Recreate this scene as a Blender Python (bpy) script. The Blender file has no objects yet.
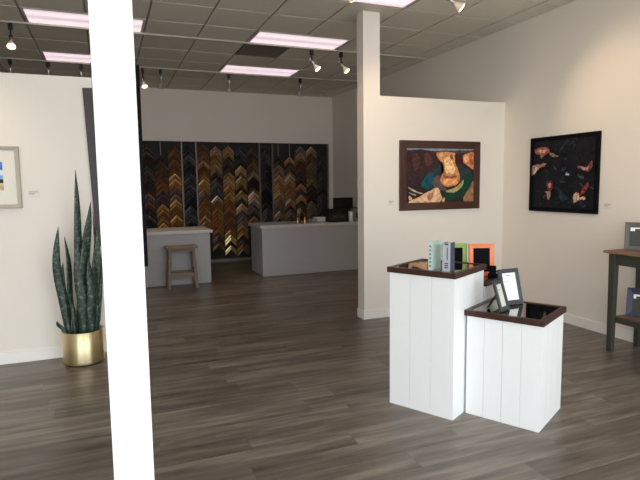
import bpy, bmesh, math, random
from mathutils import Vector, Matrix, Euler
random.seed(7)
sc = bpy.context.scene
COL = sc.collection
PI = math.pi
def R(d): return math.radians(d)
def lin(c):
    return tuple(((v/255)/12.92 if v/255 <= .04045 else (((v/255)+.055)/1.055)**2.4) for v in c)

# ------------------------------------------------------------------ materials
def mat(name, rgb, rough=.5, metal=0., noise=0., nscale=8., bump=0., bscale=60., stretch=(1,1,1), spec=.5, coat=0.):
    m = bpy.data.materials.new(name); m.use_nodes = True
    nt = m.node_tree; b = nt.nodes['Principled BSDF']
    c = lin(rgb)
    b.inputs['Base Color'].default_value = (*c, 1)
    b.inputs['Roughness'].default_value = rough
    b.inputs['Metallic'].default_value = metal
    b.inputs['Specular IOR Level'].default_value = spec
    b.inputs['Coat Weight'].default_value = coat
    tc = nt.nodes.new('ShaderNodeTexCoord'); mp = nt.nodes.new('ShaderNodeMapping')
    mp.inputs['Scale'].default_value = stretch
    nt.links.new(tc.outputs['Object'], mp.inputs['Vector'])
    if noise:
        n = nt.nodes.new('ShaderNodeTexNoise'); n.inputs['Scale'].default_value = nscale; n.inputs['Detail'].default_value = 5
        nt.links.new(mp.outputs[0], n.inputs['Vector'])
        mx = nt.nodes.new('ShaderNodeMix'); mx.data_type = 'RGBA'
        mx.inputs[6].default_value = (*[v*(1-noise) for v in c], 1)
        mx.inputs[7].default_value = (*[min(1, v*(1+noise)) for v in c], 1)
        nt.links.new(n.outputs['Fac'], mx.inputs[0]); nt.links.new(mx.outputs[2], b.inputs['Base Color'])
    if bump:
        n2 = nt.nodes.new('ShaderNodeTexNoise'); n2.inputs['Scale'].default_value = bscale
        nt.links.new(mp.outputs[0], n2.inputs['Vector'])
        bp = nt.nodes.new('ShaderNodeBump'); bp.inputs['Strength'].default_value = bump; bp.inputs['Distance'].default_value = .002
        nt.links.new(n2.outputs['Fac'], bp.inputs['Height']); nt.links.new(bp.outputs[0], b.inputs['Normal'])
    return m

def emis(name, rgb, strength, rough=.4):
    m = mat(name, rgb, rough)
    b = m.node_tree.nodes['Principled BSDF']
    b.inputs['Emission Color'].default_value = (*lin(rgb), 1); b.inputs['Emission Strength'].default_value = strength
    return m

WALL = mat('wall_paint', (226, 219, 210), .75, noise=.015, nscale=1.5, bump=.15, bscale=180)
WALLB = mat('trim_paint', (232, 229, 224), .5)
COLP = mat('column_paint', (206, 207, 206), .7)
CEIL = mat('ceiling_tile', (216, 211, 200), .95, noise=.05, nscale=40, bump=.5, bscale=220)
GRID = mat('ceiling_grid_metal', (150, 146, 138), .6)
BOARD = mat('white_board_paint', (228, 229, 229), .5)
MAHOG = mat('mahogany_rim', (56, 29, 20), .35, noise=.25, nscale=14, stretch=(1, 1, 8), coat=.1)
BLACK = mat('black_satin', (15, 15, 17), .5, spec=.3)
BLACKM = mat('black_matt', (20, 20, 21), .8)
DKP = mat('dark_warm_print', (50, 48, 44), .6)
DEAD = mat('black_felt', (14, 14, 18), .9, spec=.1)
CHARC = mat('charcoal', (52, 56, 62), .45)
CHROME = mat('brushed_silver', (190, 190, 188), .3, 1.)
BRASS = mat('brass', (212, 198, 158), .36, 1., noise=.04, nscale=3, bump=.1, bscale=300, stretch=(1, 1, .02))
COUNTER = mat('counter_panel', (166, 164, 164), .55)
CTOP = mat('counter_top', (190, 184, 178), .35, noise=.03, nscale=30)
WOODL = mat('weathered_wood', (122, 104, 90), .6, noise=.3, nscale=10, stretch=(1, 1, 6))
TABLEG = mat('dark_green_paint', (56, 56, 46), .55, noise=.3, nscale=25)
TABLEW = mat('rustic_top', (128, 98, 78), .55, noise=.45, nscale=9, stretch=(6, 1, 1))
SOIL = mat('potting_soil', (40, 32, 26), .95, noise=.5, nscale=60, bump=1, bscale=80)
WHITEP = mat('white_paper', (235, 236, 236), .7)
CREAM = mat('cream_paper', (205, 205, 195), .7)
TEXT = mat('grey_ink', (120, 120, 120), .8)
SLATE = mat('slate_wood', (48, 54, 57), .45, noise=.15, nscale=20)
GREYF = mat('grey_wood', (76, 73, 66), .5, noise=.2, nscale=20)
NAVY = mat('navy_wood', (24, 30, 64), .4, noise=.2, nscale=20)
GREEN = mat('lime_green_lacquer', (136, 166, 70), .4)
ORANGE = mat('orange_lacquer', (224, 118, 70), .4)
SILVERF = mat('silver_leaf', (190, 184, 172), .35, .6)
MATB = mat('mat_board', (226, 222, 212), .85)
GLASSY = mat('smoked_glass', (150, 148, 146), .04, 1.)
VENTM = mat('vent_grey', (112, 106, 96), .8)
BRPURP = mat('dark_brown_frame', (46, 28, 32), .5)
REDWOOD = mat('dark_walnut_frame', (66, 38, 28), .35, noise=.2, nscale=12)

_b = BRASS.node_tree.nodes['Principled BSDF']; _b.inputs['Anisotropic'].default_value = .85; _b.inputs['Anisotropic Rotation'].default_value = .25
_t = BRASS.node_tree.nodes.new('ShaderNodeTangent'); _t.direction_type = 'RADIAL'; _t.axis = 'Z'; BRASS.node_tree.links.new(_t.outputs[0], _b.inputs['Tangent'])
def floor_mat():
    m = bpy.data.materials.new('plank_floor'); m.use_nodes = True; nt = m.node_tree; N = nt.nodes; L = nt.links
    b = N['Principled BSDF']
    tc = N.new('ShaderNodeTexCoord'); sp = N.new('ShaderNodeSeparateXYZ'); L.new(tc.outputs['Object'], sp.inputs[0])
    def M(op, a, b_=None, c=None):
        n = N.new('ShaderNodeMath'); n.operation = op
        for i, v in enumerate((a, b_, c)):
            if v is None: continue
            if isinstance(v, (int, float)): n.inputs[i].default_value = v
            else: L.new(v, n.inputs[i])
        return n.outputs[0]
    yy = M('DIVIDE', M('ADD', sp.outputs[1], .053), .178)
    row = M('FLOOR', yy); fy = M('FRACT', yy)
    wn = N.new('ShaderNodeTexWhiteNoise'); wn.noise_dimensions = '1D'; L.new(row, wn.inputs['W'])
    xx = M('ADD', M('DIVIDE', sp.outputs[0], 1.22), wn.outputs['Value'])
    colx = M('FLOOR', xx); fx = M('FRACT', xx)
    cb = N.new('ShaderNodeCombineXYZ'); L.new(colx, cb.inputs[0]); L.new(row, cb.inputs[1])
    w2 = N.new('ShaderNodeTexWhiteNoise'); w2.noise_dimensions = '2D'; L.new(cb.outputs[0], w2.inputs['Vector'])
    # grain
    cg = N.new('ShaderNodeCombineXYZ')
    L.new(M('ADD', M('MULTIPLY', sp.outputs[0], .9), M('MULTIPLY', w2.outputs['Value'], 37)), cg.inputs[0])
    L.new(M('MULTIPLY', sp.outputs[1], 9), cg.inputs[1]); L.new(M('MULTIPLY', w2.outputs['Value'], 11), cg.inputs[2])
    g1 = N.new('ShaderNodeTexNoise'); g1.inputs['Scale'].default_value = 1.6; g1.inputs['Detail'].default_value = 6; g1.inputs['Roughness'].default_value = .6
    L.new(cg.outputs[0], g1.inputs['Vector'])
    cg2 = N.new('ShaderNodeVectorMath'); cg2.operation = 'MULTIPLY'; cg2.inputs[1].default_value = (3, 9, 1); L.new(cg.outputs[0], cg2.inputs[0])
    g2 = N.new('ShaderNodeTexNoise'); g2.inputs['Scale'].default_value = 2; g2.inputs['Detail'].default_value = 4; L.new(cg2.outputs[0], g2.inputs['Vector'])
    f = M('ADD', M('ADD', M('MULTIPLY', w2.outputs['Value'], .20), M('MULTIPLY', g1.outputs['Fac'], 1.35)), M('MULTIPLY', g2.outputs['Fac'], .2))
    f = M('SUBTRACT', f, .40)
    cr = N.new('ShaderNodeValToRGB'); L.new(f, cr.inputs[0])
    e = cr.color_ramp.elements; e[0].position = .1; e[0].color = (*lin(FLO[0]), 1); e[1].position = .85; e[1].color = (*lin(FLO[2]), 1)
    k = e.new(.45); k.color = (*lin(FLO[1]), 1)
    seam = M('MAXIMUM', M('LESS_THAN', fy, .012), M('LESS_THAN', fx, .0022))
    mx = N.new('ShaderNodeMix'); mx.data_type = 'RGBA'; L.new(M('MULTIPLY', seam, .4), mx.inputs[0]); L.new(cr.outputs[0], mx.inputs[6])
    mx.inputs[7].default_value = (.015, .012, .01, 1); L.new(mx.outputs[2], b.inputs['Base Color'])
    b.inputs['Roughness'].default_value = .42
    rr = M('ADD', M('MULTIPLY', g2.outputs['Fac'], .14), .27); L.new(rr, b.inputs['Roughness'])
    bp = N.new('ShaderNodeBump'); bp.inputs['Strength'].default_value = .25; bp.inputs['Distance'].default_value = .001
    L.new(M('SUBTRACT', g2.outputs['Fac'], seam), bp.inputs['Height']); L.new(bp.outputs[0], b.inputs['Normal'])
    return m
FLO = [(60, 50, 43), (102, 91, 81), (148, 136, 123)]
FLOOR = floor_mat()

def leaf_mat():
    m = bpy.data.materials.new('snake_leaf'); m.use_nodes = True; nt = m.node_tree; N = nt.nodes; L = nt.links; b = N['Principled BSDF']
    uv = N.new('ShaderNodeUVMap'); uv.uv_map = 'UVMap'
    mp = N.new('ShaderNodeMapping'); mp.inputs['Scale'].default_value = (2.2, 34, 1); L.new(uv.outputs[0], mp.inputs[0])
    n = N.new('ShaderNodeTexNoise'); n.inputs['Scale'].default_value = 1; n.inputs['Detail'].default_value = 3; n.inputs['Distortion'].default_value = .6
    L.new(mp.outputs[0], n.inputs['Vector'])
    cr = N.new('ShaderNodeValToRGB'); L.new(n.outputs['Fac'], cr.inputs[0])
    e = cr.color_ramp.elements; e[0].position = .42; e[0].color = (*lin((22, 36, 30)), 1); e[1].position = .64; e[1].color = (*lin((84, 106, 84)), 1)
    k = e.new(.52); k.color = (*lin((34, 54, 42)), 1)
    L.new(cr.outputs[0], b.inputs['Base Color']); b.inputs['Roughness'].default_value = .45
    return m
LEAF = leaf_mat()

def paint_mat(name, rough, amp=.45, scale=26):
    m = bpy.data.materials.new(name); m.use_nodes = True; nt = m.node_tree; N = nt.nodes; L = nt.links; b = N['Principled BSDF']
    at = N.new('ShaderNodeAttribute'); at.attribute_name = 'paint'
    tc = N.new('ShaderNodeTexCoord')
    n = N.new('ShaderNodeTexNoise'); n.inputs['Scale'].default_value = scale; n.inputs['Detail'].default_value = 6; n.inputs['Distortion'].default_value = .8
    L.new(tc.outputs['Object'], n.inputs['Vector'])
    mr = N.new('ShaderNodeMapRange'); mr.inputs['From Min'].default_value = .3; mr.inputs['From Max'].default_value = .7
    mr.inputs['To Min'].default_value = 1-amp; mr.inputs['To Max'].default_value = 1+amp; L.new(n.outputs['Fac'], mr.inputs[0])
    vm = N.new('ShaderNodeVectorMath'); vm.operation = 'SCALE'; L.new(at.outputs['Color'], vm.inputs[0]); L.new(mr.outputs[0], vm.inputs['Scale'])
    L.new(vm.outputs[0], b.inputs['Base Color']); b.inputs['Roughness'].default_value = rough; b.inputs['Specular IOR Level'].default_value = .2
    return m
PAINT = paint_mat('oil_paint', .6)
PAINT2 = paint_mat('photo_print', .55, .75, 30)

# ------------------------------------------------------------------ mesh helpers
def box(bm, lo, hi, mi=0, M=None):
    x0, y0, z0 = lo; x1, y1, z1 = hi
    vs = [bm.verts.new(Vector(p) if M is None else M @ Vector(p)) for p in
          ((x0,y0,z0),(x1,y0,z0),(x1,y1,z0),(x0,y1,z0),(x0,y0,z1),(x1,y0,z1),(x1,y1,z1),(x0,y1,z1))]
    for f in ((3,2,1,0),(4,5,6,7),(0,1,5,4),(1,2,6,5),(2,3,7,6),(3,0,4,7)):
        fc = bm.faces.new([vs[i] for i in f]); fc.material_index = mi
    return vs
def prism(bm, poly, a, b, axis='y', mi=0):
    """polygon (u,v) extruded along axis from a to b"""
    def P(u, v, w): return {'y': (u, w, v), 'x': (w, u, v), 'z': (u, v, w)}[axis]
    A = [bm.verts.new(P(u, v, a)) for u, v in poly]; B = [bm.verts.new(P(u, v, b)) for u, v in poly]
    bm.faces.new(A).material_index = mi; bm.faces.new(B[::-1]).material_index = mi
    n = len(poly)
    for i in range(n): bm.faces.new((A[i], A[(i+1) % n], B[(i+1) % n], B[i])).material_index = mi
def lathe(bm, prof, seg=32, M=None, mi=0, caps=True):
    rings = []
    for r, z in prof:
        ring = [bm.verts.new((M or Matrix()) @ Vector((r*math.cos(2*PI*k/seg), r*math.sin(2*PI*k/seg), z))) for k in range(seg)]
        rings.append(ring)
    for a, b in zip(rings, rings[1:]):
        for k in range(seg):
            f = bm.faces.new((a[k], a[(k+1) % seg], b[(k+1) % seg], b[k])); f.material_index = mi; f.smooth = True
    if caps:
        bm.faces.new(rings[0][::-1]).material_index = mi; bm.faces.new(rings[-1]).material_index = mi
def bar(bm, p, q, w, d=None, mi=0):
    """square bar between two points"""
    p, q = Vector(p), Vector(q); d = d or w
    z = (q-p).normalized(); x = Vector((1, 0, 0)) if abs(z.x) < .9 else Vector((0, 1, 0))
    y = z.cross(x).normalized(); x = y.cross(z)
    A = [bm.verts.new(p+x*sx*w/2+y*sy*d/2) for sx, sy in ((-1,-1),(1,-1),(1,1),(-1,1))]
    B = [bm.verts.new(q+x*sx*w/2+y*sy*d/2) for sx, sy in ((-1,-1),(1,-1),(1,1),(-1,1))]
    bm.faces.new(A[::-1]).material_index = mi; bm.faces.new(B).material_index = mi
    for i in range(4): bm.faces.new((A[i], A[(i+1) % 4], B[(i+1) % 4], B[i])).material_index = mi
def new(): return bmesh.new()
def obj(name, bm, mats, parent=None, bevel=0, loc=None, rot=None, label=None):
    bmesh.ops.recalc_face_normals(bm, faces=bm.faces)
    me = bpy.data.meshes.new(name); bm.to_mesh(me); bm.free()
    for m in (mats if isinstance(mats, (list, tuple)) else [mats]): me.materials.append(m)
    o = bpy.data.objects.new(name, me); COL.objects.link(o)
    if parent: o.parent = parent
    if loc is not None: o.location = loc
    if rot is not None: o.rotation_euler = rot
    if bevel:
        b = o.modifiers.new('bevel', 'BEVEL'); b.width = bevel; b.segments = 2; b.limit_method = 'ANGLE'
    if label: o['label'] = label
    return o
def tag(o, label, cat, group=None):
    o['label'] = label; o['category'] = cat
    if group: o['group'] = group
    return o
def thing(name, label, cat, loc=(0,0,0), rot=(0,0,0), group=None):
    o = bpy.data.objects.new(name, None); COL.objects.link(o); o.empty_display_size = .1
    o.location = loc; o.rotation_euler = rot
    return tag(o, label, cat, group)
def struct(name, bm, m, bevel=0):
    o = obj(name, bm, m, bevel=bevel); o['kind'] = 'structure'; return o

# ------------------------------------------------------------------ room
H = 1.4746                       # camera height
ZC = 3.2633                      # ceiling
XR, XL = 4.43, -4.2
YF, YB = -1.2, 10.305
YP, YPL, PT = 5.135, 5.06, .15   # partitions
ZP = 2.412
bm = new(); box(bm, (XL-.2, YF-.2, -.1), (XR+.2, YB+.3, 0)); struct('floor', bm, FLOOR)
bm = new(); box(bm, (XR, YF, 0), (XR+.2, YB+.2, ZC+.1)); struct('wall_right', bm, WALL)
bm = new(); box(bm, (XL-.2, YF, 0), (XL, YB+.2, ZC+.1)); struct('wall_left', bm, WALL)
# back wall: recess behind the moulding display, soffit over it
ZS = 2.318
bm = new(); box(bm, (XL, YB+.07, 0), (XR, YB+.2, ZC+.1)); box(bm, (XL, YB, ZS), (XR, YB+.07, ZC+.1)); box(bm, (4.345, YB, 0), (XR, YB+.07, ZS)); struct('wall_back', bm, WALL)
# front wall with the big shop window
W0, W1, WZ0, WZ1 = -3.9, 4.2, .08, 3.12
bm = new()
box(bm, (XL, YF-.15, 0), (W0, YF, ZC+.1)); box(bm, (W1, YF-.15, 0), (XR, YF, ZC+.1))
box(bm, (W0, YF-.15, 0), (W1, YF, WZ0)); box(bm, (W0, YF-.15, WZ1), (W1, YF, ZC+.1)); struct('wall_front', bm, WALL)
bm = new()
for i in range(5):
    x = W0+(W1-W0)*i/4; box(bm, (x-.03 if i else x, YF-.1, WZ0), (x+.03 if i < 4 else x, YF-.04, WZ1))
box(bm, (W0, YF-.1, WZ0), (W1, YF-.04, WZ0+.05)); box(bm, (W0, YF-.1, WZ1-.05), (W1, YF-.04, WZ1))
struct('window_1', bm, CHARC)
bm = new(); box(bm, (-30, -30, -.2), (30, YF-.2, -.12)); struct('floor_pavement', bm, mat('concrete', (225, 222, 214), .9, noise=.1, nscale=2))
# partitions
bm = new()
box(bm, (2.762, YP, 0), (XR, YP+PT, ZP)); box(bm, (2.566, YP, 0), (2.762, YP+PT, ZC)); struct('wall_partition_right', bm, WALL)
PLX = .2
bm = new(); box(bm, (XL, YPL, 0), (PLX, YPL+PT, ZP)); struct('wall_partition_left', bm, WALL)
# front column
CY = 1.8
bm = new(); box(bm, (-.0215, CY, 0), (.1052, CY+.14, ZC)); struct('wall_column', bm, COLP, bevel=.002)
# baseboards
BH, BT = .097, .012
bm = new(); box(bm, (XR-BT, YF, 0), (XR, YP, BH)); struct('baseboard_right', bm, WALLB)
bm = new(); box(bm, (2.566-BT, YP-BT, 0), (XR-BT, YP, BH)); box(bm, (2.566-BT, YP, 0), (2.566, YP+PT, BH)); struct('baseboard_partition_right', bm, WALLB)
bm = new(); box(bm, (XL, YPL-BT, 0), (PLX+BT, YPL, BH)); box(bm, (PLX, YPL, 0), (PLX+BT, YPL+PT, BH)); struct('baseboard_partition_left', bm, WALLB)
# ceiling: slab with drop-in tiles and light openings
S = .6096; X0, Y0 = -.7137, 4.9509
def gx(i): return X0+i*S
def gy(j): return Y0+j*S
FIX = [(i, j) for j in (-4, -1, 2, 5) for i in (-4, 0, 4)]
skip = set()
for i, j in FIX: skip |= {(i, j), (i+1, j)}
skip.add((4, 3))
bm = new()
i0, i1 = int((XL-X0)//S), int((XR-X0)//S); j0, j1 = int((YF-Y0)//S), int((YB-Y0)//S)
g = .011
for i in range(i0, i1+1):
    for j in range(j0, j1+1):
        if (i, j) in skip: continue
        x0, x1 = max(gx(i)+g, XL), min(gx(i+1)-g, XR); y0, y1 = max(gy(j)+g, YF), min(gy(j+1)-g, YB)
        if x1-x0 < .02 or y1-y0 < .02: continue
        if x0 < 2.762 and x1 > 2.566 and y0 < YP+PT and y1 > YP:
            pass
        box(bm, (x0, y0, ZC), (x1, y1, ZC+.04))
struct('ceiling', bm, CEIL)
bm = new(); box(bm, (XL, YF, ZC+.012), (XR, YB, ZC+.03))
o = struct('trim_1', bm, GRID)
# cut openings of the grid sheet where fixtures sit: sheet sits above fixtures, fixtures hang below it
def fixture(i, j, label):
    w, d = 2*S-2*g, S-2*g
    t = thing('ceiling_light_panel', label, 'ceiling light', (gx(i)+S, gy(j)+S/2, ZC), group='fluorescent ceiling panels')
    bm = new(); r = .028
    box(bm, (-w/2, -d/2, -.003), (w/2, -d/2+r, .01)); box(bm, (-w/2, d/2-r, -.003), (w/2, d/2, .01))
    box(bm, (-w/2, -d/2+r, -.003), (-w/2+r, d/2-r, .01)); box(bm, (w/2-r, -d/2+r, -.003), (w/2, d/2-r, .01))
    obj('panel_frame', bm, mat_frame, t)
    bm = new(); box(bm, (-w/2+r, -d/2+r, 0), (w/2-r, d/2-r, .008)); obj('diffuser', bm, DIFF, t)
mat_frame = mat('panel_frame_white', (205, 195, 195), .5)
def diff_mat():
    m = emis('lit_diffuser', (244, 224, 232), 1.); nt = m.node_tree; N = nt.nodes; L = nt.links; b = N['Principled BSDF']
    tc = N.new('ShaderNodeTexCoord'); sp = N.new('ShaderNodeSeparateXYZ'); L.new(tc.outputs['Object'], sp.inputs[0])
    a = N.new('ShaderNodeMath'); a.operation = 'ABSOLUTE'; L.new(sp.outputs[1], a.inputs[0])
    s = N.new('ShaderNodeMath'); s.operation = 'SUBTRACT'; L.new(a.outputs[0], s.inputs[0]); s.inputs[1].default_value = .13
    q = N.new('ShaderNodeMath'); q.operation = 'POWER'; L.new(s.outputs[0], q.inputs[0]); q.inputs[1].default_value = 2
    mr = N.new('ShaderNodeMapRange'); L.new(q.outputs[0], mr.inputs[0]); mr.inputs['From Max'].default_value = .014
    mr.inputs['To Min'].default_value = DSTR*1.12; mr.inputs['To Max'].default_value = DSTR*.72
    L.new(mr.outputs[0], b.inputs['Emission Strength']); return m
DSTR = .37
DIFF = diff_mat()
names = {(-4,-4):'front row, far left', (0,-4):'front row, middle', (4,-4):'front row, right',
 (-4,-1):'second row, far left', (0,-1):'second row, middle'}
LBL = {(4,-1):'pink-white light panel in ceiling at top edge, just above the white post', (0,2):'pink-white ceiling light panel at top left, crossing behind the column, nearer one',
 (4,2):'larger pink-white ceiling light panel in the middle, in front of the dark vent', (0,5):'thin pink-white ceiling light panel at left, just over the left partition wall',
 (4,5):'smaller pink-white ceiling light panel in the middle, behind the dark vent', (-4,2):'pink-white ceiling light panel left of the frame above the left partition', (-4,5):'pink-white ceiling light panel left of the frame behind the left partition'}
for i, j in FIX: fixture(i, j, LBL.get((i, j)) or 'pink-white ceiling light panel overhead, '+names[(i, j)])
# air vent tile
t = thing('ceiling_vent', 'square dark grey air vent in the ceiling between the two middle light panels', 'air vent', (gx(4)+S/2, gy(3)+S/2, ZC))
bm = new(); w = S/2-g
for a, b_, c, d in ((-w, -w, w, -w+.03), (-w, w-.03, w, w), (-w, -w+.03, -w+.03, w-.03), (w-.03, -w+.03, w, w-.03)): box(bm, (a, b_, -.004), (c, d, .008))
obj('vent_frame', bm, VENTM, t)
bm = new()
for k in range(14):
    y = -w+.05+k*(2*w-.1)/13; bar(bm, (-w+.03, y, .002), (w-.03, y, .002), .018, .003)
box(bm, (-w+.03, -w+.03, .008), (w-.03, w-.03, .011), 1)
obj('vent_grille', bm, [VENTM, mat('vent_dark', (60, 56, 50), .9)], t)
# smoke detector
bm = new(); lathe(bm, [(.03, -.04), (.055, -.032), (.065, -.012), (.065, -.0005)], 28)
o = obj('smoke_detector', bm, mat('detector_plastic', (170, 165, 155), .5), loc=(4.0, 9.7, ZC)); tag(o, 'small round smoke detector on the ceiling near the back right corner', 'smoke detector')

# ------------------------------------------------------------------ lighting tracks and spots
def track(y, label):
    bm = new(); box(bm, (XL+.1, y-.017, ZC-.022), (XR-.1, y+.017, ZC-.0015))
    o = obj('lighting_track', bm, TRK, bevel=.002); tag(o, label, 'lighting track', 'lighting tracks')
TRK = mat('track_white', (176, 172, 160), .5)
track(6.71, 'long pale lighting track across the ceiling in front of the dark vent')
track(8.55, 'long pale lighting track across the ceiling nearest the back wall')
track(4.1, 'pale lighting track across the ceiling over the pedestals, nearest the viewer')
BULBON = emis('lit_bulb', (255, 222, 180), 3)
BULBDIM = emis('faint_bulb', (215, 205, 190), .06)
REFD = mat('frosted_reflector', (150, 144, 134), .35)
BULBOFF = mat('bulb_glass', (190, 184, 172), .3)
def spot(x, y, d, on, label, en=1.):
    t = thing('track_spotlight', label, 'spotlight', (x, y, ZC-.022), group='track spotlights')
    bm = new(); box(bm, (-.022, -.017, -.07), (.022, .017, 0)); lathe(bm, [(.009, -.14), (.009, -.07)], 12); box(bm, (-.018, -.013, -.165), (.018, .013, -.13))
    obj('adapter', bm, BLACK, t, bevel=.002)
    d = Vector(d).normalized(); q = d.to_track_quat('Z', 'X').to_matrix().to_4x4()
    M = Matrix.Translation(Vector((0, 0, -.155))-d*.02) @ q
    bm = new(); lathe(bm, [(.012, -.03), (.017, -.022), (.017, .07), (.013, .075)], 20, M); obj('socket', bm, CHROME, t)
    bm = new(); lathe(bm, [(.014, .0755), (.019, .09), (.032, .115), (.041, .138), (.042, .148)], 24, M); obj('reflector', bm, REFD if on != 1 else mat_refl, t)
    bm = new(); lathe(bm, [(.0405, .1485), (.035, .154), (.02, .158), (.006, .159)], 24, M); obj('bulb_face', bm, {0: BULBOFF, 1: BULBON, 2: BULBDIM}[on], t)
    if on == 1:
        l = bpy.data.lights.new('spot_lamp', 'SPOT'); l.energy = SPE*en; l.color = (1, .74, .48); l.spot_size = R(70); l.spot_blend = .9; l.shadow_soft_size = .04
        lo = bpy.data.objects.new('spot_lamp', l); COL.objects.link(lo); lo.parent = t
        lo.matrix_local = Matrix.Translation(Vector((0, 0, -.155))+d*.165) @ (-d).to_track_quat('Z', 'Y').to_matrix().to_4x4()
    return t
mat_refl = emis('warm_reflector', (215, 200, 175), .12)
SPE = 20
spot(-.86, 6.71, (.05, -.55, -.8), 1, 'glowing track spotlight at top left, pointed toward the viewer')
spot(2.60, 6.71, (.42, -.3, -.62), 1, 'track spotlight aimed right, left one of the pair beside the white post')
spot(3.02, 6.71, (.42, -.3, -.62), 1, 'track spotlight aimed right, right one of the pair beside the white post')
spot(.60, 8.55, (.15, -.3, -.9), 1, 'lit track spotlight just right of the white column')
spot(.86, 8.55, (-.05, .35, -.9), 2, 'dim track spotlight second from the white column on the rear track')
spot(1.90, 8.55, (0, .3, -.9), 2, 'dim track spotlight hanging under the smaller middle light panel')
spot(3.10, 8.55, (0, .35, -.9), 2, 'dim track spotlight on rear track, rightmost before the white post')
spot(-1.13, 8.55, (0, .3, -.9), 2, 'rear track spotlight showing above the left partition, leftmost')
spot(-.66, 8.55, (.1, .3, -.9), 2, 'rear track spotlight showing above the left partition, middle of three')
spot(-.24, 8.55, (.1, .3, -.9), 2, 'rear track spotlight showing above the left partition, beside the column')
spot(2.90, 4.1, (.75, -.3, -.55), 1, 'track spotlight at the top edge of the view, aimed at right wall', .9)
track(1.5, 'added unseen pale lighting track overhead near the shop window')  # unseen track, added to carry fill spots for the right wall
spot(2.6, 1.5, (.8, .15, -.5), 1, 'added unseen track spotlight near the window, aimed at the right wall', .9)  # out-of-view fill lamp, added to brighten the right wall
spot(2.2, 1.5, (.75, .75, -.5), 1, 'added unseen track spotlight near the window, aimed past the koi painting', .9)  # second added lamp out of view, lifts the right wall near the koi
spot(1.9, 4.1, (.75, .6, -.75), 1, 'track spotlight over the room aimed at the canyon painting')
spot(-.9, 4.1, (-.1, .45, -.85), 1, 'track spotlight over the room aimed at the left partition', .45)

# ------------------------------------------------------------------ pictures
def frame_mesh(w, h, b, t, chamfer=.004):
    """rectangular frame ring in local XZ, front toward -Y, origin at bottom centre"""
    bm = new()
    o = [(-w/2, 0), (w/2, 0), (w/2, h), (-w/2, h)]; i = [(-w/2+b, b), (w/2-b, b), (w/2-b, h-b), (-w/2+b, h-b)]
    oc = [(-w/2+chamfer, chamfer), (w/2-chamfer, chamfer), (w/2-chamfer, h-chamfer), (-w/2+chamfer, h-chamfer)]
    V = lambda ps, y: [bm.verts.new((u, y, v)) for u, v in ps]
    A, B, C, D, E = V(o, 0), V(o, -t+chamfer), V(oc, -t), V(i, -t+.3*t), V(i, 0)
    for P, Q in ((A, B), (B, C), (C, D), (D, E), (E, A)):
        for k in range(4): bm.faces.new((P[k], P[(k+1) % 4], Q[(k+1) % 4], Q[k]))
    return bm
def paint_mesh(w, h, polys, base, y, seed=1, jit=.006):
    rnd = random.Random(seed); bm = new(); ly = bm.loops.layers.float_color.new('paint')
    def add(pts, c, k):
        vs = [bm.verts.new(((u-.5)*w, y-k*.00025, v*h)) for u, v in pts]
        f = bm.faces.new(vs)
        cc = lin(c)
        for l in f.loops: l[ly] = (*cc, 1)
    add([(0, 0), (1, 0), (1, 1), (0, 1)], base, 0)
    for k, (c, pts) in enumerate(polys):
        out = []
        n = len(pts)
        for a in range(n):
            p0, p1, p2, p3 = pts[a-1], pts[a], pts[(a+1) % n], pts[(a+2) % n]
            for s in range(4):
                t = s/4
                q = [.5*((2*p1[d])+(-p0[d]+p2[d])*t+(2*p0[d]-5*p1[d]+4*p2[d]-p3[d])*t*t+(-p0[d]+3*p1[d]-3*p2[d]+p3[d])*t**3) for d in (0, 1)]
                q = [min(.998, max(.002, v+rnd.uniform(-jit, jit))) for v in q]; out.append(tuple(q))
        add(out, c, k+1)
    bmesh.ops.triangulate(bm, faces=bm.faces)
    return bm
def nrm(pts, x0, x1, y0, y1): return [((x-x0)/(x1-x0), 1-(y-y0)/(y1-y0)) for x, y in pts]

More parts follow.
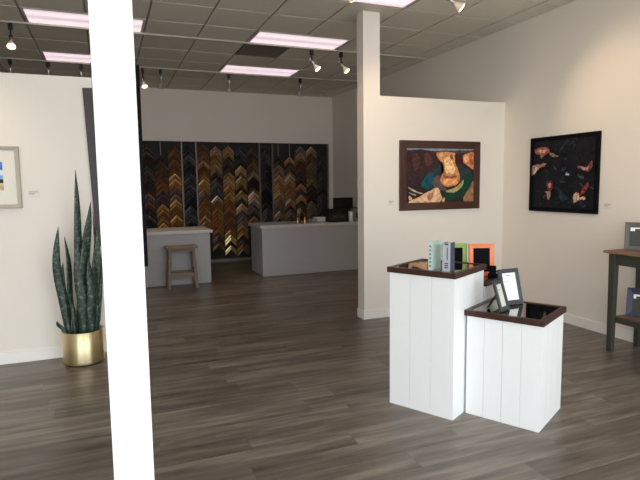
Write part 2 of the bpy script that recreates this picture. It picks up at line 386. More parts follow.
# canyon painting
cx, cz, cw, ch = (2.997+4.065)/2, 1.1785, 1.068, .770
t = thing('framed_painting', 'wide painting of a river bending round orange canyon rock in dark brown frame', 'painting', (cx, YP-.001, cz), (0, R(0), 0))
obj('frame', frame_mesh(cw, ch, .085, .03), REDWOOD, t)
N = lambda p: nrm(p, 118, 492, 108, 405)
P = [((128, 142, 156), N([(118, 106), (492, 106), (492, 116), (300, 120), (118, 118)])),
     ((76, 62, 62), N([(118, 119), (300, 121), (492, 118), (492, 132), (300, 134), (118, 130)])),
     ((52, 34, 36), N([(118, 132), (280, 132), (300, 200), (230, 250), (150, 320), (118, 330)])),
     ((78, 46, 40), N([(150, 150), (180, 140), (190, 200), (160, 230)])),
     ((84, 50, 44), N([(215, 140), (245, 140), (255, 190), (225, 200)])),
     ((44, 52, 58), N([(230, 250), (290, 205), (320, 200), (410, 190), (450, 215), (478, 235), (440, 300), (300, 280), (260, 330), (205, 320)])),
     ((20, 74, 88), N([(200, 290), (232, 255), (262, 248), (262, 300), (240, 325), (208, 318)])),
     ((16, 58, 44), N([(480, 250), (484, 300), (450, 350), (400, 385), (345, 392), (320, 372), (325, 345), (370, 345), (420, 310), (440, 255)])),
     ((30, 40, 34), N([(300, 345), (330, 350), (330, 395), (302, 390)])),
     ((92, 74, 74), N([(262, 280), (290, 258), (320, 300), (340, 340), (300, 335), (268, 322)])),
     ((168, 152, 104), N([(335, 345), (385, 325), (425, 290), (436, 280), (425, 318), (390, 348), (352, 352)])),
     ((206, 138, 86), N([(286, 130), (384, 135), (382, 180), (398, 215), (412, 270), (404, 300), (370, 318), (330, 318), (302, 285), (303, 262), (322, 235), (316, 190), (292, 168)])),
     ((240, 196, 140), N([(325, 165), (350, 150), (368, 180), (385, 225), (372, 250), (350, 240), (336, 250), (326, 205)])),
     ((222, 168, 112), N([(292, 138), (316, 138), (312, 165), (296, 158)])),
     ((126, 70, 50), N([(360, 140), (372, 150), (366, 172), (356, 160)])),
     ((150, 84, 56), N([(322, 255), (352, 262), (388, 258), (392, 268), (350, 276), (322, 270)])),
     ((234, 160, 100), N([(316, 276), (380, 276), (392, 288), (362, 308), (330, 305)])),
     ((200, 124, 78), N([(425, 150), (445, 136), (492, 132), (492, 222), (462, 208), (430, 184)])),
     ((232, 172, 122), N([(432, 158), (450, 146), (460, 170), (445, 186)])),
     ((150, 84, 58), N([(466, 165), (486, 170), (484, 200), (468, 190)])),
     ((60, 30, 26), N([(385, 140), (424, 140), (424, 185), (450, 212), (410, 200), (386, 170)])),
     ((214, 172, 136), N([(130, 404), (200, 365), (270, 326), (292, 328), (302, 350), (300, 404)])),
     ((160, 116, 92), N([(236, 360), (262, 350), (256, 384), (232, 388)])),
     ((190, 160, 140), N([(130, 318), (165, 338), (205, 352), (200, 358), (160, 346), (130, 326)])),
     ((190, 160, 140), N([(132, 345), (160, 358), (172, 366), (150, 362)])),
     ((200, 170, 145), N([(134, 365), (150, 380), (140, 392), (130, 380)])),
     ((150, 112, 78), N([(432, 398), (452, 352), (492, 290), (492, 404)])),
     ((196, 156, 120), N([(314, 385), (326, 380), (326, 402), (314, 402)]))]
obj('canvas', paint_mesh(cw-.165, ch-.165, P, (40, 30, 32), -.012), PAINT, t, loc=(0, 0, .0825))
bm = new(); box(bm, (-cw/2+.02, -.008, .02), (cw/2-.02, 0, ch-.02)); obj('backing', bm, BLACKM, t)

# koi painting on right wall (local -Y points toward -X)
kw, kh = 4.68-3.787, .798
t = thing('framed_painting', 'dark painting of orange and white koi in a thin black frame on right wall', 'painting', (XR-.001, (4.68+3.787)/2, 1.158), (0, 0, R(-90)))
obj('frame', frame_mesh(kw, kh, .045, .03), DEAD, t)
N = lambda p: nrm(p, 95, 375, 95, 425)
dk = (18, 20, 26)
P = []
rn = random.Random(3)
for k in range(90):
    u, v = rn.random(), rn.random(); a = rn.uniform(-1, 1.4); l = rn.uniform(.04, .16); w_ = rn.uniform(.005, .014)
    dx, dy = math.cos(a)*l, math.sin(a)*l; nx, ny = -math.sin(a)*w_, math.cos(a)*w_
    c = rn.choice([(38, 50, 64), (30, 42, 54), (58, 72, 84), (20, 24, 32), (10, 11, 14), (26, 38, 42), (42, 38, 42)])
    P.append((c, [(u-dx/2, v-dy/2), (u+nx, v+ny), (u+dx/2, v+dy/2), (u-nx, v-ny)]))
P += [((153, 86, 72), N([(106, 140), (130, 126), (165, 132), (182, 150), (150, 166), (120, 160)])),
      ((211, 165, 148), N([(120, 140), (150, 134), (166, 146), (140, 154)])),
      ((144, 110, 100), N([(136, 160), (150, 164), (146, 180), (138, 176)])),
      ((144, 124, 117), N([(182, 154), (206, 166), (222, 178), (200, 176), (184, 166)])),
      ((163, 115, 100), N([(95, 222), (112, 210), (160, 206), (162, 218), (130, 228), (112, 250), (96, 268), (94, 245)])),
      ((201, 180, 168), N([(102, 238), (120, 222), (128, 232), (106, 258)])),
      ((127, 69, 67), N([(305, 222), (335, 232), (360, 212), (370, 206), (364, 238), (350, 252), (318, 242)])),
      ((180, 139, 129), N([(320, 230), (345, 234), (356, 226), (352, 244), (330, 242)])),
      ((100, 50, 55), N([(174, 300), (188, 292), (198, 305), (196, 332), (186, 345), (172, 326)])),
      ((214, 158, 140), N([(180, 308), (190, 304), (190, 322), (182, 324)])),
      ((168, 129, 112), N([(166, 342), (186, 344), (192, 352), (188, 372), (180, 384), (174, 360)])),
      ((124, 55, 48), N([(352, 300), (358, 318), (344, 345), (320, 366), (310, 362), (330, 338)])),
      ((211, 175, 156), N([(300, 352), (316, 352), (322, 372), (344, 366), (342, 384), (318, 380), (300, 396), (296, 380)])),
      ((54, 72, 80), N([(310, 264), (336, 276), (334, 286), (316, 278)])),
      ((180, 196, 200), N([(260, 254), (274, 258), (270, 268), (260, 264)])),
      ((32, 54, 60), N([(228, 330), (262, 366), (270, 384), (238, 384)])),
      ((44, 54, 62), N([(238, 130), (262, 108), (256, 124), (226, 150)])),
      ((40, 48, 58), N([(280, 92), (318, 88), (316, 95), (284, 100)]))]
obj('canvas', paint_mesh(kw-.085, kh-.085, P, dk, -.012, 5, .011), PAINT2, t, loc=(0, 0, .0425))
bm = new(); box(bm, (-kw/2+.02, -.008, .02), (kw/2-.02, 0, kh-.02)); obj('backing', bm, BLACKM, t)

# small beach picture on left partition
t = thing('framed_picture', 'small beach picture with wide cream mat and silver frame at left edge', 'picture', (-.955, YPL-.001, 1.315), (0, 0, 0))
w_, h_ = .61, .506
obj('frame', frame_mesh(w_, h_, .032, .03), SILVERF, t)
bm = new(); box(bm, (-w_/2+.02, -.008, .02), (w_/2-.02, -.0005, h_-.02)); obj('mat_board', bm, MATB, t)
P = [((70, 118, 178), [(0, .7), (1, .7), (1, 1), (0, 1)]), ((210, 220, 226), [(0, .52), (.5, .56), (1, .5), (1, .72), (.5, .68), (0, .74)]),
     ((120, 160, 190), [(0, .36), (1, .36), (1, .52), (0, .5)]), ((34, 44, 62), [(0, .26), (1, .24), (1, .38), (0, .36)]), ((190, 170, 140), [(0, 0), (1, 0), (1, .25), (0, .27)])]
obj('picture', paint_mesh(.37, .232, P, (160, 180, 200), -.0085), PAINT, t, loc=(-.005, 0, .148))

# tall dark framed picture behind the column
t = thing('framed_picture', 'tall dark brown framed picture hung on left partition, mostly behind white column', 'picture', (.055, YPL-.001, .965), (0, R(-1.9), 0))
obj('frame', frame_mesh(.30, 1.36, .085, .03), BRPURP, t)
bm = new(); box(bm, (-.1, -.01, .05), (.1, -.001, 1.31)); obj('picture', bm, CREAM, t)
# black panel on the back of the column
t = thing('hanging_panel', 'narrow black framed panel fixed to the back of the white column', 'panel', (.0345, CY+.141, H-.277))
bm = new(); box(bm, (-.0590, 0, 0), (.0915, .012, .688)); obj('board', bm, DEAD, t, bevel=.001)
bm = frame_mesh(.1505, .688, .015, .008); obj('rim', bm, CHARC, t, loc=(.01625, .0125, 0), rot=(0, 0, PI))

# wall labels
def wlabel(loc, rz, w_, label):
    t = thing('wall_label', label, 'label card', loc, (0, 0, rz), 'artwork label cards')
    bm = new(); box(bm, (-w_/2, -.002, -.03), (w_/2, -.0002, .03)); obj('card', bm, LBLM, t)
    bm = new()
    for k, (a, b_) in enumerate(((.42, .38), (.42, .1))): box(bm, (-w_*a, -.0028, .012-k*.016), (w_*b_, -.0021, .02-k*.016))
    obj('print', bm, TEXTL, t)
LBLM = mat('label_card', (218, 212, 203), .7)
TEXTL = mat('faint_grey_ink', (170, 166, 160), .8)
wlabel((-.56, YPL, 1.43), 0, .09, 'small white label card on left partition beside the beach picture')
wlabel((2.90, YP, 1.27), 0, .07, 'small white label card between the white post and the canyon painting')
wlabel((XR, 3.69, 1.24), R(-90), .08, 'small white label card on right wall below the koi painting corner')

# ------------------------------------------------------------------ pedestals
E1 = Vector((.478, -.878)); E2 = Vector((.876, .482))
ANG = math.atan2(.482, .876)     # local +X = E2, local +Y = -E1 ; origin = corner nearest the viewer
def pedestal(loc, w, d, h, nl, nr, label):
    t = thing('display_pedestal', label, 'pedestal', (loc[0], loc[1], 0), (0, 0, ANG), 'white boarded pedestals')
    bm = new(); c = .004; hb = h-.036
    box(bm, (c, c, .0), (w-c, d-c, hb))
    def boards(n, L_, f):
        for k in range(n):
            a = k*L_/n; b_ = (k+1)*L_/n
            a += 0 if k == 0 else .0014; b_ -= 0 if k == n-1 else .0014
            f(a, b_)
    boards(nl, d, lambda a, b_: box(bm, (0, max(a, 0), 0), (c, b_, hb)))
    boards(nl, d, lambda a, b_: box(bm, (w-c, a, 0), (w, b_, hb)))
    boards(nr, w-2*c, lambda a, b_: box(bm, (c+a, 0, 0), (c+b_, c, hb)))
    boards(nr, w-2*c, lambda a, b_: box(bm, (c+a, d-c, 0), (c+b_, d, hb)))
    obj('boarded_body', bm, BOARD, t)
    bm = new(); o_, r, z0, z1 = .014, .03, hb, h
    box(bm, (-o_, -o_, z0), (w+o_, r-o_, z1)); box(bm, (-o_, d+o_-r, z0), (w+o_, d+o_, z1))
    box(bm, (-o_, r-o_, z0), (r-o_, d+o_-r, z1)); box(bm, (w+o_-r, r-o_, z0), (w+o_, d+o_-r, z1))
    obj('wooden_rim', bm, MAHOG, t, bevel=.002)
    bm = new(); box(bm, (r-o_, r-o_, z0), (w+o_-r, d+o_-r, z1-.004)); obj('glass_top', bm, GLASSY, t)
    return t
A = Vector((1.939, 2.658))
HT, HS, HM = .932, .678, .812
pedestal(A, .45, .458, HT, 3, 3, 'tallest white boarded pedestal, with two upright books on its dark rimmed top')
SA = Vector((2.306, 2.32))
pedestal(SA, .442, .458, HS, 4, 4, 'lowest white boarded pedestal at front right, holding two slate photo frames')
MA = A+E2*(.45+.034)
pedestal(MA, .45, .458, HM, 4, 4, 'mid height white boarded pedestal, mostly hidden behind the tallest one')
def on(base, u, v, z):   # u along E2, v along -E1
    p = base+E2*u-E1*v; return (p.x, p.y, z)
GT = .004
# books
t = thing('book', 'pale green upright book on the tallest pedestal, left one of two', 'book', on(A, .045, .174, HT-GT), (0, 0, ANG))
bm = new(); box(bm, (0, 0, 0), (.12, .003, .18)); box(bm, (0, .022, 0), (.12, .025, .18)); box(bm, (-.003, 0, 0), (0, .025, .18)); obj('cover', bm, mat('pale_green_cloth', (182, 204, 196), .5), t)
bm = new(); box(bm, (.0005, .0032, .003), (.117, .0218, .177)); obj('pages', bm, CREAM, t)
bm = new()
for k in range(6): box(bm, (-.0036, .006, .02+k*.025), (-.0031, .019, .033+k*.025))
obj('spine_lettering', bm, TEXT, t)
t = thing('book', 'thick grey upright book with dark lettering, right one on the tallest pedestal', 'book', on(A, .055, .055, HT-GT), (0, 0, ANG+.12))
bm = new(); box(bm, (0, 0, 0), (.085, .004, .178)); box(bm, (0, .046, 0), (.085, .05, .178)); obj('cover', bm, mat('dark_blue_cloth', (58, 66, 84), .5), t)
bm = new(); box(bm, (-.003, 0, 0), (0, .05, .178)); obj('spine', bm, mat('grey_cloth', (166, 172, 182), .5), t)
bm = new(); box(bm, (.0005, .0042, .003), (.082, .0458, .175)); obj('pages', bm, CREAM, t)
bm = new()
box(bm, (-.0036, .012, .165), (-.0031, .036, .175)); box(bm, (-.0036, .016, .07), (-.0031, .022, .15))
for k in range(3): box(bm, (-.0036, .012, .02+k*.013), (-.0031, .036, .028+k*.013))
obj('spine_lettering', bm, CHARC, t)

def photo_frame(name, label, loc, rz, lean, w_, h_, b, fm, pic, t_=.016, stand=True, extra=None):
    t = thing(name, label, 'photo frame', loc, (0, 0, rz))
    Mx = Matrix.Rotation(-R(lean), 4, 'X')
    def tr(bm): bmesh.ops.transform(bm, matrix=Mx, verts=bm.verts); return bm
    bm = frame_mesh(w_, h_, b, t_, .002); obj('frame', tr(bm), fm, t)
    bm = new(); box(bm, (-w_/2+b*.6, -t_*.5, b*.6), (w_/2-b*.6, -.001, h_-b*.6)); obj('picture', tr(bm), pic, t)
    if extra:
        bm = new()
        for (x0, z0, x1, z1) in extra[0]: box(bm, (x0, -t_*.5-.0008, z0), (x1, -t_*.5-.0001, z1))
        obj('printed_text', tr(bm), extra[1], t)
    if stand:
        p = Mx @ Vector((0, .001, h_*.62)); d_ = p.z*.36+abs(p.y)
        bm = new(); bar(bm, (0, p.y+.004, p.z), (0, p.y+d_*.9, .0035), .035, .003); obj('easel_back', bm, BLACKM, t)
    return t
GS = HS-GT+.001
photo_frame('photo_frame', 'larger leaning slate photo frame with a white page, on the lowest pedestal', (2.452, 2.728, GS), R(2), 15, .168, .236, .028, SLATE, WHITEP,
            extra=([(-.03, .19, .02, .194), (-.045, .15, -.01, .153)], TEXT))
photo_frame('photo_frame', 'smaller leaning slate photo frame facing right, in front of the larger one', (2.280, 2.611, GS), R(24), 17, .118, .196, .027, SLATE, CREAM,
            extra=([(-.012, .13, .0, .136)], CHARC))
GM = HM-GT+.001
photo_frame('photo_frame', 'empty bright orange photo frame with black centre behind the tallest pedestal', (2.476, 3.078, GM), math.atan2(-.062, .166), 4, .182, .232, .031, ORANGE, DEAD)
photo_frame('photo_frame', 'empty lime green photo frame with black centre behind the books', (2.322, 3.186, GM), math.atan2(-.062, .166), 4, .182, .232, .031, GREEN, DEAD)
bm = new(); box(bm, (-.022, -.012, 0), (.022, .012, .085)); box(bm, (-.03, -.02, 0), (.03, .02, .03))
o = obj('stepped_block', bm, DEAD, loc=(2.500, 2.985, GM), rot=(0, 0, -.5), bevel=.002); tag(o, 'small black stepped block in front of the orange frame', 'card holder')  # plain black block covering the orange frame's lower right corner

# ------------------------------------------------------------------ console table
t = thing('console_table', 'dark green console table with rustic brown top against the right wall', 'table', (4.0, 3.30, 0))
def tapered(bm, x, y, z0, z1, w0, w1):
    vs = []
    for z, w_ in ((z0, w0), (z1, w1)):
        vs.append([bm.verts.new((x+sx*w_/2, y+sy*w_/2, z)) for sx, sy in ((-1,-1),(1,-1),(1,1),(-1,1))])
    bm.faces.new(vs[0][::-1]); bm.faces.new(vs[1])
    for k in range(4): bm.faces.new((vs[0][k], vs[0][(k+1) % 4], vs[1][(k+1) % 4], vs[1][k]))
TL, TD = 1.15, .375
for x in (.012, TD-.03):
    for y in (-.045, -TL+.055):
        bm = new(); tapered(bm, x, y, 0, .86, .044, .058); obj('leg', bm, TABLEG, t, bevel=.002)
bm = new(); z0, z1 = .765, .8585
box(bm, (.0, -TL+.085, z0), (.018, -.075, z1)); box(bm, (TD-.03, -TL+.083, z0), (TD-.0125, -.083, z1))
box(bm, (.058, -.055, z0), (TD-.058, -.038, z1)); box(bm, (.058, -TL+.038, z0), (TD-.058, -TL+.055, z1)); obj('apron', bm, TABLEG, t)
bm = new()
for k in range(3): box(bm, (-.03+k*.139, -TL, .8605), (-.03+k*.139+.137, .03, .882))
obj('tabletop', bm, TABLEW, t, bevel=.003)
bm = new()
for k in range(2): box(bm, (.06+k*.132, -TL+.03, .29), (.06+k*.132+.13, -.03, .308))
obj('shelf', bm, TABLEW, t, bevel=.002)
bm = new(); box(bm, (.02, -TL+.075, .262), (.055, -.075, .307)); box(bm, (TD-.055, -TL+.075, .262), (TD-.02, -.075, .307)); obj('shelf_rail', bm, TABLEG, t)
photo_frame('photo_frame', 'grey wooden photo frame standing on top of the green console table', (4.205, 3.165, .8825), math.atan2(-.80, .60), 6, .24, .24, .036, GREYF, DKP,
            extra=([(-.078, .185, .02, .195), (-.078, .165, -.045, .185)], WHITEP))
photo_frame('photo_frame', 'navy blue photo frame standing on the lower shelf of console table', (4.215, 3.14, .3085), math.atan2(-.88, .48), 8, .22, .245, .045, NAVY, DKP,
            extra=([(-.06, .175, .0, .19), (-.06, .155, -.04, .175)], WHITEP))

# ------------------------------------------------------------------ potted snake plant
t = thing('potted_snake_plant', 'tall snake plant in a brushed brass pot by the left partition', 'potted plant', (-.238, 4.845, 0))
PR = .165
bm = new(); lathe(bm, [(PR*.94, .012), (PR*.97, .014), (PR, .03), (PR, .284), (PR-.004, .287), (PR-.009, .284), (PR-.009, .235)], 64, caps=False)
lathe(bm, [(.0, .013), (PR*.94, .012)], 64, caps=False); obj('pot', bm, BRASS, t)
bm = new(); lathe(bm, [(PR*.86, 0), (PR*.86, .0115)], 40); obj('pot_foot', bm, BLACKM, t)
bm = new(); lathe(bm, [(PR-.0095, .225), (PR-.0095, .24), (PR*.6, .248), (.001, .25)], 40); obj('soil', bm, SOIL, t)
def leaf(base, tip, w_, bow=(0, 0), face=0., fold=.35, twist=.4, n=22):
    bm = new(); uv = bm.loops.layers.uv.new('UVMap'); B, T = Vector(base), Vector(tip); rows = []
    for i in range(n+1):
        s = i/n; p = B.lerp(T, s); k = math.sin(PI*s); p += Vector((bow[0]*k, bow[1]*k, 0))
        p += Vector((.010*math.sin(7*s+base[0]*60), .008*math.sin(6*s+base[1]*50), 0))*min(1, s*2)
        ww = w_*(.62+.38*math.sin(min(1, s/.5)*PI/2))*(1-max(0, (s-.5)/.5)**2.4) if s < 1 else .0015
        ww = max(ww, .0015)
        a = face+twist*s; xd = Vector((math.cos(a), math.sin(a), 0)); yd = Vector((-math.sin(a), math.cos(a), 0))
        row = []
        for j in range(5):
            q = (j-2)/2; row.append((bm.verts.new(p+xd*q*ww/2+yd*(abs(q)*ww/2*fold*(1.2-s))), (j/4, s*(T-B).length)))
        rows.append(row)
    for r0, r1 in zip(rows, rows[1:]):
        for j in range(4):
            f = bm.faces.new((r0[j][0], r0[j+1][0], r1[j+1][0], r1[j][0])); f.smooth = True
            for l, c in zip(f.loops, (r0[j][1], r0[j+1][1], r1[j+1][1], r1[j][1])): l[uv].uv = c
    return bm
LV = [((.045, .0), (.018, 1.625), .062, (-.03, 0), .1), ((-.105, -.02), (-.142, 1.165), .068, (-.03, 0), -.2), ((-.06, .03), (-.098, 1.07), .05, (.0, .02), .4),
      ((.02, -.03), (.108, 1.36), .082, (-.015, 0), .0), ((.06, .03), (.138, 1.275), .036, (.02, 0), .6), ((.08, -.02), (.165, 1.15), .07, (.01, 0), -.5),
      ((.03, -.06), (.06, 1.10), .085, (-.02, -.01), .2), ((.09, .0), (.145, 1.03), .082, (.015, 0), .3), ((.0, -.07), (.0, 1.04), .082, (.01, 0), -.1),
      ((-.03, .05), (.01, .98), .07, (.01, 0), .5), ((.10, .04), (.14, .93), .075, (.0, 0), -.3), ((-.12, -.03), (-.185, .385), .04, (0, 0), .2),
      ((-.06, -.06), (-.088, .575), .034, (.015, 0), .1), ((.03, .06), (.05, .85), .075, (0, 0), .9), ((.115, -.02), (.165, .86), .07, (.01, 0), .9), ((-.11, .02), (-.125, .86), .06, (-.01, 0), -.4),
      ((.07, -.07), (.09, .9), .075, (.0, 0), .1)]
for k, (b_, tp, w_, bow, fc) in enumerate(LV):
    yo = (b_[1])*1.0
    o = obj('leaf', leaf((b_[0], b_[1], .235), (tp[0], max(-.1, min(.1, yo*1.3)), tp[1]), w_, bow, fc), LEAF, t)
    s_ = o.modifiers.new('thick', 'SOLIDIFY'); s_.thickness = .004; s_.offset = 0

# ------------------------------------------------------------------ back counters
def counter(name, label, x0, x1, y0, y1, h, ovx0, ovx1, toe=.0):
    t = thing(name, label, 'counter', ((x0+x1)/2, (y0+y1)/2, 0)); w, d = (x1-x0)/2, (y1-y0)/2
    bm = new(); box(bm, (-w+.018, -d+.018, .0), (w-.018, d-.018, h-.05)); 
    obj('body', bm, COUNTER, t)
    bm = new(); box(bm, (-w, -d, .012), (w, -d+.0175, h-.05)); obj('front_panel', bm, COUNTER, t)
    for s in (-1, 1):
        a, b_ = sorted((s*w, s*(w-.0175))); bm = new(); box(bm, (a, -d+.018, .012), (b_, d-.018, h-.05)); obj('end_panel', bm, COUNTER, t)
    bm = new(); box(bm, (-w-ovx0, -d-.035, h-.0495), (w+ovx1, d+.02, h)); obj('countertop', bm, CTOP, t, bevel=.004)
counter('sales_counter', 'long white counter at the back right with desk items on its top', 2.302, 4.2, 8.262, 8.99, .838, .035, .02)
counter('work_counter', 'white counter at the back left with the wooden stool in front', -.35, 1.443, 8.135, 8.85, .820, .02, .04)
# stool
t = thing('wooden_stool', 'small weathered wooden stool in front of the back left counter', 'stool', (.978, 7.93, 0))
SH = .615
bm = new()
n = 10
for k in range(n):   # gently dished seat
    pass
prism(bm, [(-.222, SH-.032), (.222, SH-.032), (.226, SH-.008), (.222, SH), (.11, SH-.006), (0, SH-.008), (-.11, SH-.006), (-.222, SH), (-.226, SH-.008)], -.14, .14, 'y'); obj('seat', bm, WOODL, t, bevel=.004)
for sx in (-1, 1):
    for sy in (-1, 1):
        bm = new(); bar(bm, (sx*.165, sy*.095, SH-.0325), (sx*.197, sy*.125, .0), .042); obj('leg', bm, WOODL, t, bevel=.002)
for sy in (-1, 1):
    bm = new(); box(bm, (-.163, sy*.118-.01, .17), (.163, sy*.118+.01, .235)); obj('stretcher', bm, WOODL, t)
    bm = new(); box(bm, (-.144, sy*.098-.01, SH-.075), (.144, sy*.098+.01, SH-.034)); obj('apron', bm, WOODL, t)
for sx in (-1, 1):
    bm = new(); box(bm, (sx*.183-.01, -.095, .25), (sx*.183+.01, .095, .29)); obj('stretcher', bm, WOODL, t)
# items on the sales counter
ZT = .8385
def lathed(name, prof, m, loc, label, cat, group=None):
    bm = new(); lathe(bm, prof, 24); o = obj(name, bm, m, loc=loc); return tag(o, label, cat, group)
GOLD = mat('polished_gold', (200, 160, 96), .3, 1.)
for x, y, lb in ((2.95, 8.37, 'slim brass cylinder holder on the back counter, left of the pair'), (3.095, 8.42, 'slim brass cylinder holder on the back counter, right of the pair')):
    lathed('brass_holder', [(.02, 0), (.021, .004), (.019, .01), (.019, .09), (.021, .095), (.021, .1), (.015, .1), (.015, .03)], GOLD, (x, y, ZT), lb, 'holder', 'brass holders on the counter')
t = thing('bud_vase', 'dark bronze vase with silvery sprig between the brass holders', 'vase', (3.04, 8.53, ZT))
bm = new(); lathe(bm, [(.018, 0), (.026, .02), (.026, .07), (.014, .1), (.016, .12)], 20); obj('vase', bm, mat('bronze', (110, 84, 50), .4, .8), t)
bm = new(); bar(bm, (0, 0, .1), (-.01, 0, .2), .004)
for k in range(9):
    a = k*2.4; r_ = .012+.008*(k % 3); M = Matrix.Translation((-.01+r_*math.cos(a), r_*math.sin(a), .165+.009*k)); bmesh.ops.create_icosphere(bm, subdivisions=1, radius=.012, matrix=M)
obj('sprig', bm, mat('silver_sprig', (170, 166, 170), .5), t)
lathed('glass_jar', [(.02, 0), (.024, .004), (.024, .055), (.02, .06)], mat('jar', (130, 118, 100), .25), (3.23, 8.55, ZT), 'tiny brownish jar right of the brass holders', 'jar')
bm = new(); box(bm, (-.05, -.04, 0), (.05, .04, .05)); box(bm, (-.042, -.032, .05), (.042, .032, .056)); o = obj('card_box', bm, mat('lilac_grey', (140, 134, 142), .5), loc=(3.29, 8.50, ZT), bevel=.004); tag(o, 'small grey card box left of the white tray', 'box')
# white tray: tapered basket
t = thing('paper_tray', 'white flared paper tray on the back counter beside the black terminal', 'tray', (3.452, 8.66, ZT))
bm = new()
def ring(hw, hd, z): return [bm.verts.new((sx*hw, sy*hd, z)) for sx, sy in ((-1,-1),(1,-1),(1,1),(-1,1))]
a0 = ring(.075, .05, 0); a1 = ring(.105, .07, .075); a2 = ring(.10, .065, .075); a3 = ring(.07, .045, .005)
for P_, Q_ in ((a0, a1), (a1, a2), (a2, a3)):
    for k in range(4): bm.faces.new((P_[k], P_[(k+1) % 4], Q_[(k+1) % 4], Q_[k]))
bm.faces.new(a0[::-1]); bm.faces.new(a3); obj('tray', bm, mat('tray_white', (228, 222, 214), .6), t)
bm = new(); box(bm, (-.06, -.06, .03), (.03, -.0595, .05)); 
bm.free()
# black point-of-sale terminal
t = thing('point_of_sale_terminal', 'black box shaped terminal standing on the back counter', 'terminal', (3.70, 8.44, ZT))
bm = new(); prism(bm, [(-.09, 0), (.09, 0), (.09, .2), (.03, .225), (-.06, .225)], -.18, .18, 'x'); obj('housing', bm, BLACK, t, bevel=.006)
bm = new(); box(bm, (-.15, -.0935, .045), (.15, -.0905, .13)); obj('screen', bm, mat('dark_screen', (34, 36, 42), .15), t)
bm = new(); box(bm, (-.11, -.0955, .085), (-.06, -.0937, .1)); box(bm, (.03, -.0955, .085), (.08, -.0937, .1)); obj('button', bm, mat('dim_grey', (70, 74, 80), .5), t)
t = thing('monitor', 'black computer monitor seen from behind over the terminal', 'monitor', (3.95, 8.74, ZT))
bm = new(); box(bm, (-.19, -.015, .16), (.19, .015, .405)); obj('screen_housing', bm, BLACK, t, bevel=.005)
bm = new(); box(bm, (-.02, -.012, .02), (.02, .012, .158)); obj('neck', bm, BLACK, t)
bm = new(); box(bm, (-.1, -.07, 0), (.1, .07, .018)); obj('base', bm, BLACK, t, bevel=.003)
lathed('paper_roll', [(.038, 0), (.04, .004), (.04, .16), (.036, .165), (.012, .165), (.012, .1)], mat('roll_white', (225, 224, 226), .7), (3.945, 8.40, ZT), 'white upright paper roll beside the black terminal', 'paper roll')
t = thing('receipt_printer', 'grey box printer with dark front at right end of the back counter', 'printer', (4.085, 8.42, ZT))
bm = new(); prism(bm, [(-.09, 0), (.09, 0), (.09, .22), (-.06, .22), (-.09, .17)], -.095, .095, 'x'); obj('housing', bm, mat('printer_grey', (120, 122, 120), .5), t, bevel=.005)
bm = new(); box(bm, (-.075, -.0935, .06), (.075, -.0905, .15)); obj('front_cover', bm, BLACK, t)
bm = new(); box(bm, (-.095, -.04, .2205), (.095, .09, .235)); obj('lid', bm, BLACK, t)

# ------------------------------------------------------------------ moulding sample display
t = thing('sample_display_board', 'dark wall board with pale upright strips holding the frame corner samples', 'display board', (0, YB+.0695, 0))
bm = new(); box(bm, (-.9, -.012, .0), (4.344, 0, ZS-.001)); obj('backboard', bm, mat('dark_board', (38, 36, 34), .8), t)
STRIP = mat('strip_metal', (120, 112, 102), .45, .3)
for x in (.605, 1.358, 1.626, 2.862, 3.130, 4.325):
    bm = new(); box(bm, (x-.012, -.055, .06), (x+.012, -.0125, ZS-.002)); obj('divider_strip', bm, STRIP, t)
bm = new(); box(bm, (-.9, -.067, .0), (4.344, -.0125, .055)); obj('base_trim', bm, STRIP, t)
for x in (.98, 3.26, 3.50):
    bm = new(); box(bm, (x-.008, -.03, ZS-.26), (x+.008, -.0125, ZS-.01)); obj('hanging_strip', bm, STRIP, t)
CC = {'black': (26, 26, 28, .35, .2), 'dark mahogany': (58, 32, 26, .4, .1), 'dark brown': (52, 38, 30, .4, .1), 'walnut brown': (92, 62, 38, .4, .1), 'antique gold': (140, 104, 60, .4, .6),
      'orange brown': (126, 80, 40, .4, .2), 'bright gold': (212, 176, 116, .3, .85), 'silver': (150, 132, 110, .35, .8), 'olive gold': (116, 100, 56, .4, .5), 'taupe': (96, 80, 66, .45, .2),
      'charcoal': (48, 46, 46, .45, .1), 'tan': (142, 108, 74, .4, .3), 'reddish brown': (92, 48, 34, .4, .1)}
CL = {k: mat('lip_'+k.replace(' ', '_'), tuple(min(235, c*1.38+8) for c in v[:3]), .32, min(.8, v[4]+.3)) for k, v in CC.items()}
CM = {k: mat('sample_'+k.replace(' ', '_'), v[:3], v[3], v[4], noise=.2, nscale=18) for k, v in CC.items()}
PROF = [[(0, .012), (.12, .03), (.3, .024), (.55, .014), (.72, .02), (.8, .012), (1, .018)], [(0, .02), (.25, .032), (.5, .03), (.75, .018), (1, .012)], [(0, .01), (.2, .012), (.5, .024), (.8, .03), (1, .026)]]
cache = {}
def sample_mesh(v, wv, c):
    key = (v, wv, c)
    if key in cache: return cache[key]
    bm = new(); a = .112; pr = PROF[v]; wv2 = wv-.004
    for s in (-1, 1):
        rows = []
        pts = [(0, -.0)]+[(tt, y) for tt, y in pr]+[(1, 0.)]
        for tt, y in pts:
            yy = -max(y, .0)
            rows.append((bm.verts.new((0, yy, -tt*wv2)), bm.verts.new((s*a, yy, -a-tt*wv2))))
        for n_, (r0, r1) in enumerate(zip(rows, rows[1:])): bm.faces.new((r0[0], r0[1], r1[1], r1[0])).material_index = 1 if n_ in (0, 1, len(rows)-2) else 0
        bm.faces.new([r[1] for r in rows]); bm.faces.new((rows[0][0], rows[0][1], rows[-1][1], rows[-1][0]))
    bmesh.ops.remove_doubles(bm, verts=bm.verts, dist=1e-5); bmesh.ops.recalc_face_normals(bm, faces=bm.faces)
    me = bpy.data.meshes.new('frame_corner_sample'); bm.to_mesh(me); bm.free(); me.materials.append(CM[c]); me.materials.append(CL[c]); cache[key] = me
    return me
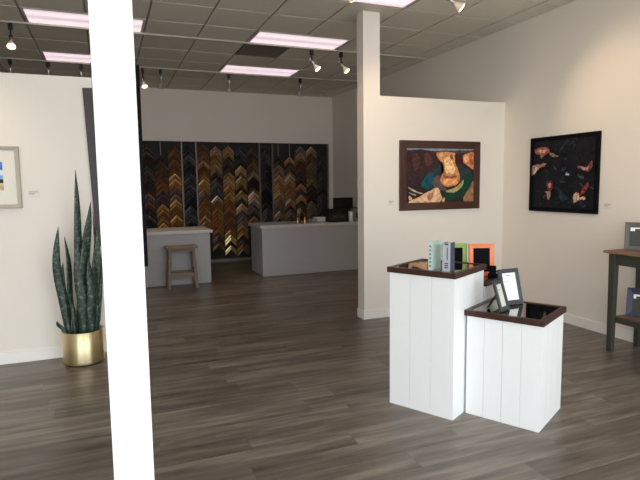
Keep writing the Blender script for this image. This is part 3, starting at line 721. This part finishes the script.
# column centre, top z, lowest z seen, palette (first items used near the top)
cols = [(.735, 2.22, .62, ['dark mahogany', 'dark brown', 'reddish brown', 'dark mahogany', 'charcoal']),
        (.98, 2.04, .62, ['dark brown', 'walnut brown', 'orange brown', 'dark brown', 'antique gold', 'antique gold', 'dark mahogany']),
        (1.222, 2.24, .62, ['walnut brown', 'antique gold', 'dark brown', 'walnut brown', 'antique gold', 'orange brown']),
        (1.492, 2.25, .62, ['charcoal', 'black', 'black', 'black']),
        (1.760, 2.26, .60, ['walnut brown', 'reddish brown', 'orange brown', 'antique gold', 'orange brown', 'walnut brown', 'dark brown']),
        (2.002, 2.24, .08, ['silver', 'tan', 'dark brown', 'charcoal', 'silver', 'antique gold', 'orange brown', 'walnut brown', 'dark mahogany', 'dark brown']),
        (2.244, 2.26, .08, ['tan', 'dark brown', 'tan', 'orange brown', 'antique gold', 'orange brown', 'walnut brown', 'orange brown', 'dark brown', 'bright gold']),
        (2.486, 2.24, .08, ['charcoal', 'dark brown', 'olive gold', 'olive gold', 'tan', 'charcoal', 'taupe', 'bright gold', 'dark brown', 'charcoal']),
        (2.728, 2.22, .66, ['dark brown', 'walnut brown', 'charcoal', 'dark mahogany', 'silver', 'taupe', 'dark brown', 'charcoal']),
        (2.996, 2.25, .66, ['charcoal', 'black', 'black', 'charcoal']),
        (3.262, 2.04, .66, ['dark brown', 'taupe', 'tan', 'antique gold', 'tan', 'walnut brown', 'taupe', 'silver', 'charcoal']),
        (3.497, 2.05, .66, ['dark brown', 'silver', 'tan', 'antique gold', 'tan', 'charcoal', 'taupe', 'walnut brown']),
        (3.732, 2.26, .66, ['taupe', 'reddish brown', 'dark brown', 'tan', 'dark brown', 'walnut brown', 'dark mahogany']),
        (3.967, 2.26, .66, ['walnut brown', 'taupe', 'olive gold', 'dark brown', 'dark mahogany', 'taupe', 'dark mahogany']),
        (4.200, 2.22, .66, ['charcoal', 'charcoal', 'dark brown', 'charcoal'])]
ORD = ['first', 'second', 'third', 'fourth', 'fifth', 'sixth', 'seventh', 'eighth', 'ninth', 'tenth', 'eleventh', 'twelfth', 'thirteenth', 'fourteenth', 'fifteenth', 'sixteenth', 'seventeenth', 'eighteenth', 'nineteenth', 'twentieth',
       'twenty-first', 'twenty-second', 'twenty-third', 'twenty-fourth', 'twenty-fifth', 'twenty-sixth', 'twenty-seventh', 'twenty-eighth', 'twenty-ninth', 'thirtieth']
rs = random.Random(21)
nsample = 0
for ci, (x, zt, zb, pal) in enumerate(cols):
    z = zt; k = 0; span = zt-zb
    while True:
        wv = rs.choice([.062, .075, .085, .09, .1, .12])
        if z-.112-wv < max(.06, zb-.02): wv = .062
        if z-.112-wv < max(.06, zb-.02): break
        f = (zt-z)/span*len(pal); c = pal[min(len(pal)-1, int(f+rs.uniform(-.5, .5)) if f > .5 else 0)]
        if rs.random() < .10: c = rs.choice(pal)
        if rs.random() < .12 and pal[-1] != 'black' and ci not in (3, 9, 14, 0): c = rs.choice(['antique gold', 'silver', 'tan'])
        if ci in (6, 7) and k and z < .62 and z > .40: c = 'bright gold' if ci == 6 else c
        me = sample_mesh(rs.randrange(3), wv, c)
        o = bpy.data.objects.new('frame_corner_sample', me); COL.objects.link(o); o.location = (x, YB+.0565, z)
        tag(o, '%s frame corner sample, %s from top in the %s column from left' % (c, ORD[k], ORD[ci]), 'frame sample', 'frame corner samples on the back wall')
        z -= wv+.001; k += 1; nsample += 1
print('samples', nsample)

# ------------------------------------------------------------------ daylight
wd = bpy.data.worlds.new('World'); sc.world = wd; wd.use_nodes = True
bg = wd.node_tree.nodes['Background']; bg.inputs[0].default_value = (.90, .96, 1., 1); bg.inputs[1].default_value = 2.2
pl = bpy.data.lights.new('window_portal', 'AREA'); pl.shape = 'RECTANGLE'; pl.size = W1-W0; pl.size_y = WZ1-WZ0; pl.cycles.is_portal = True
po = bpy.data.objects.new('window_portal', pl); COL.objects.link(po); po.location = ((W0+W1)/2, YF-.12, (WZ0+WZ1)/2); po.rotation_euler = (R(90), 0, 0)

# ------------------------------------------------------------------ camera
yaw, pitch, roll, f = .380459518, -.103219429, -.0126347859, 531.980217
fw = Vector((math.sin(yaw)*math.cos(pitch), math.cos(yaw)*math.cos(pitch), math.sin(pitch)))
r = fw.cross(Vector((0, 0, 1))).normalized(); u = r.cross(fw)
r2 = math.cos(roll)*r+math.sin(roll)*u; u2 = -math.sin(roll)*r+math.cos(roll)*u
cam = bpy.data.cameras.new('Camera'); cam.sensor_fit = 'HORIZONTAL'; cam.sensor_width = 36; cam.lens = f/640*36; cam.clip_start = .05
co = bpy.data.objects.new('Camera', cam); COL.objects.link(co)
co.matrix_world = Matrix.Translation((0, 0, H)) @ Matrix((r2, u2, -fw)).transposed().to_4x4()
sc.camera = co
sc.view_settings.view_transform = 'Standard'; sc.view_settings.look = 'None'; sc.view_settings.gamma = 1; sc.view_settings.use_curve_mapping = False
sc.view_settings.exposure = 1.28
sc.cycles.max_bounces = 10; sc.cycles.diffuse_bounces = 6
sc.cycles.use_denoising = True
sc.cycles.sample_clamp_indirect = 6
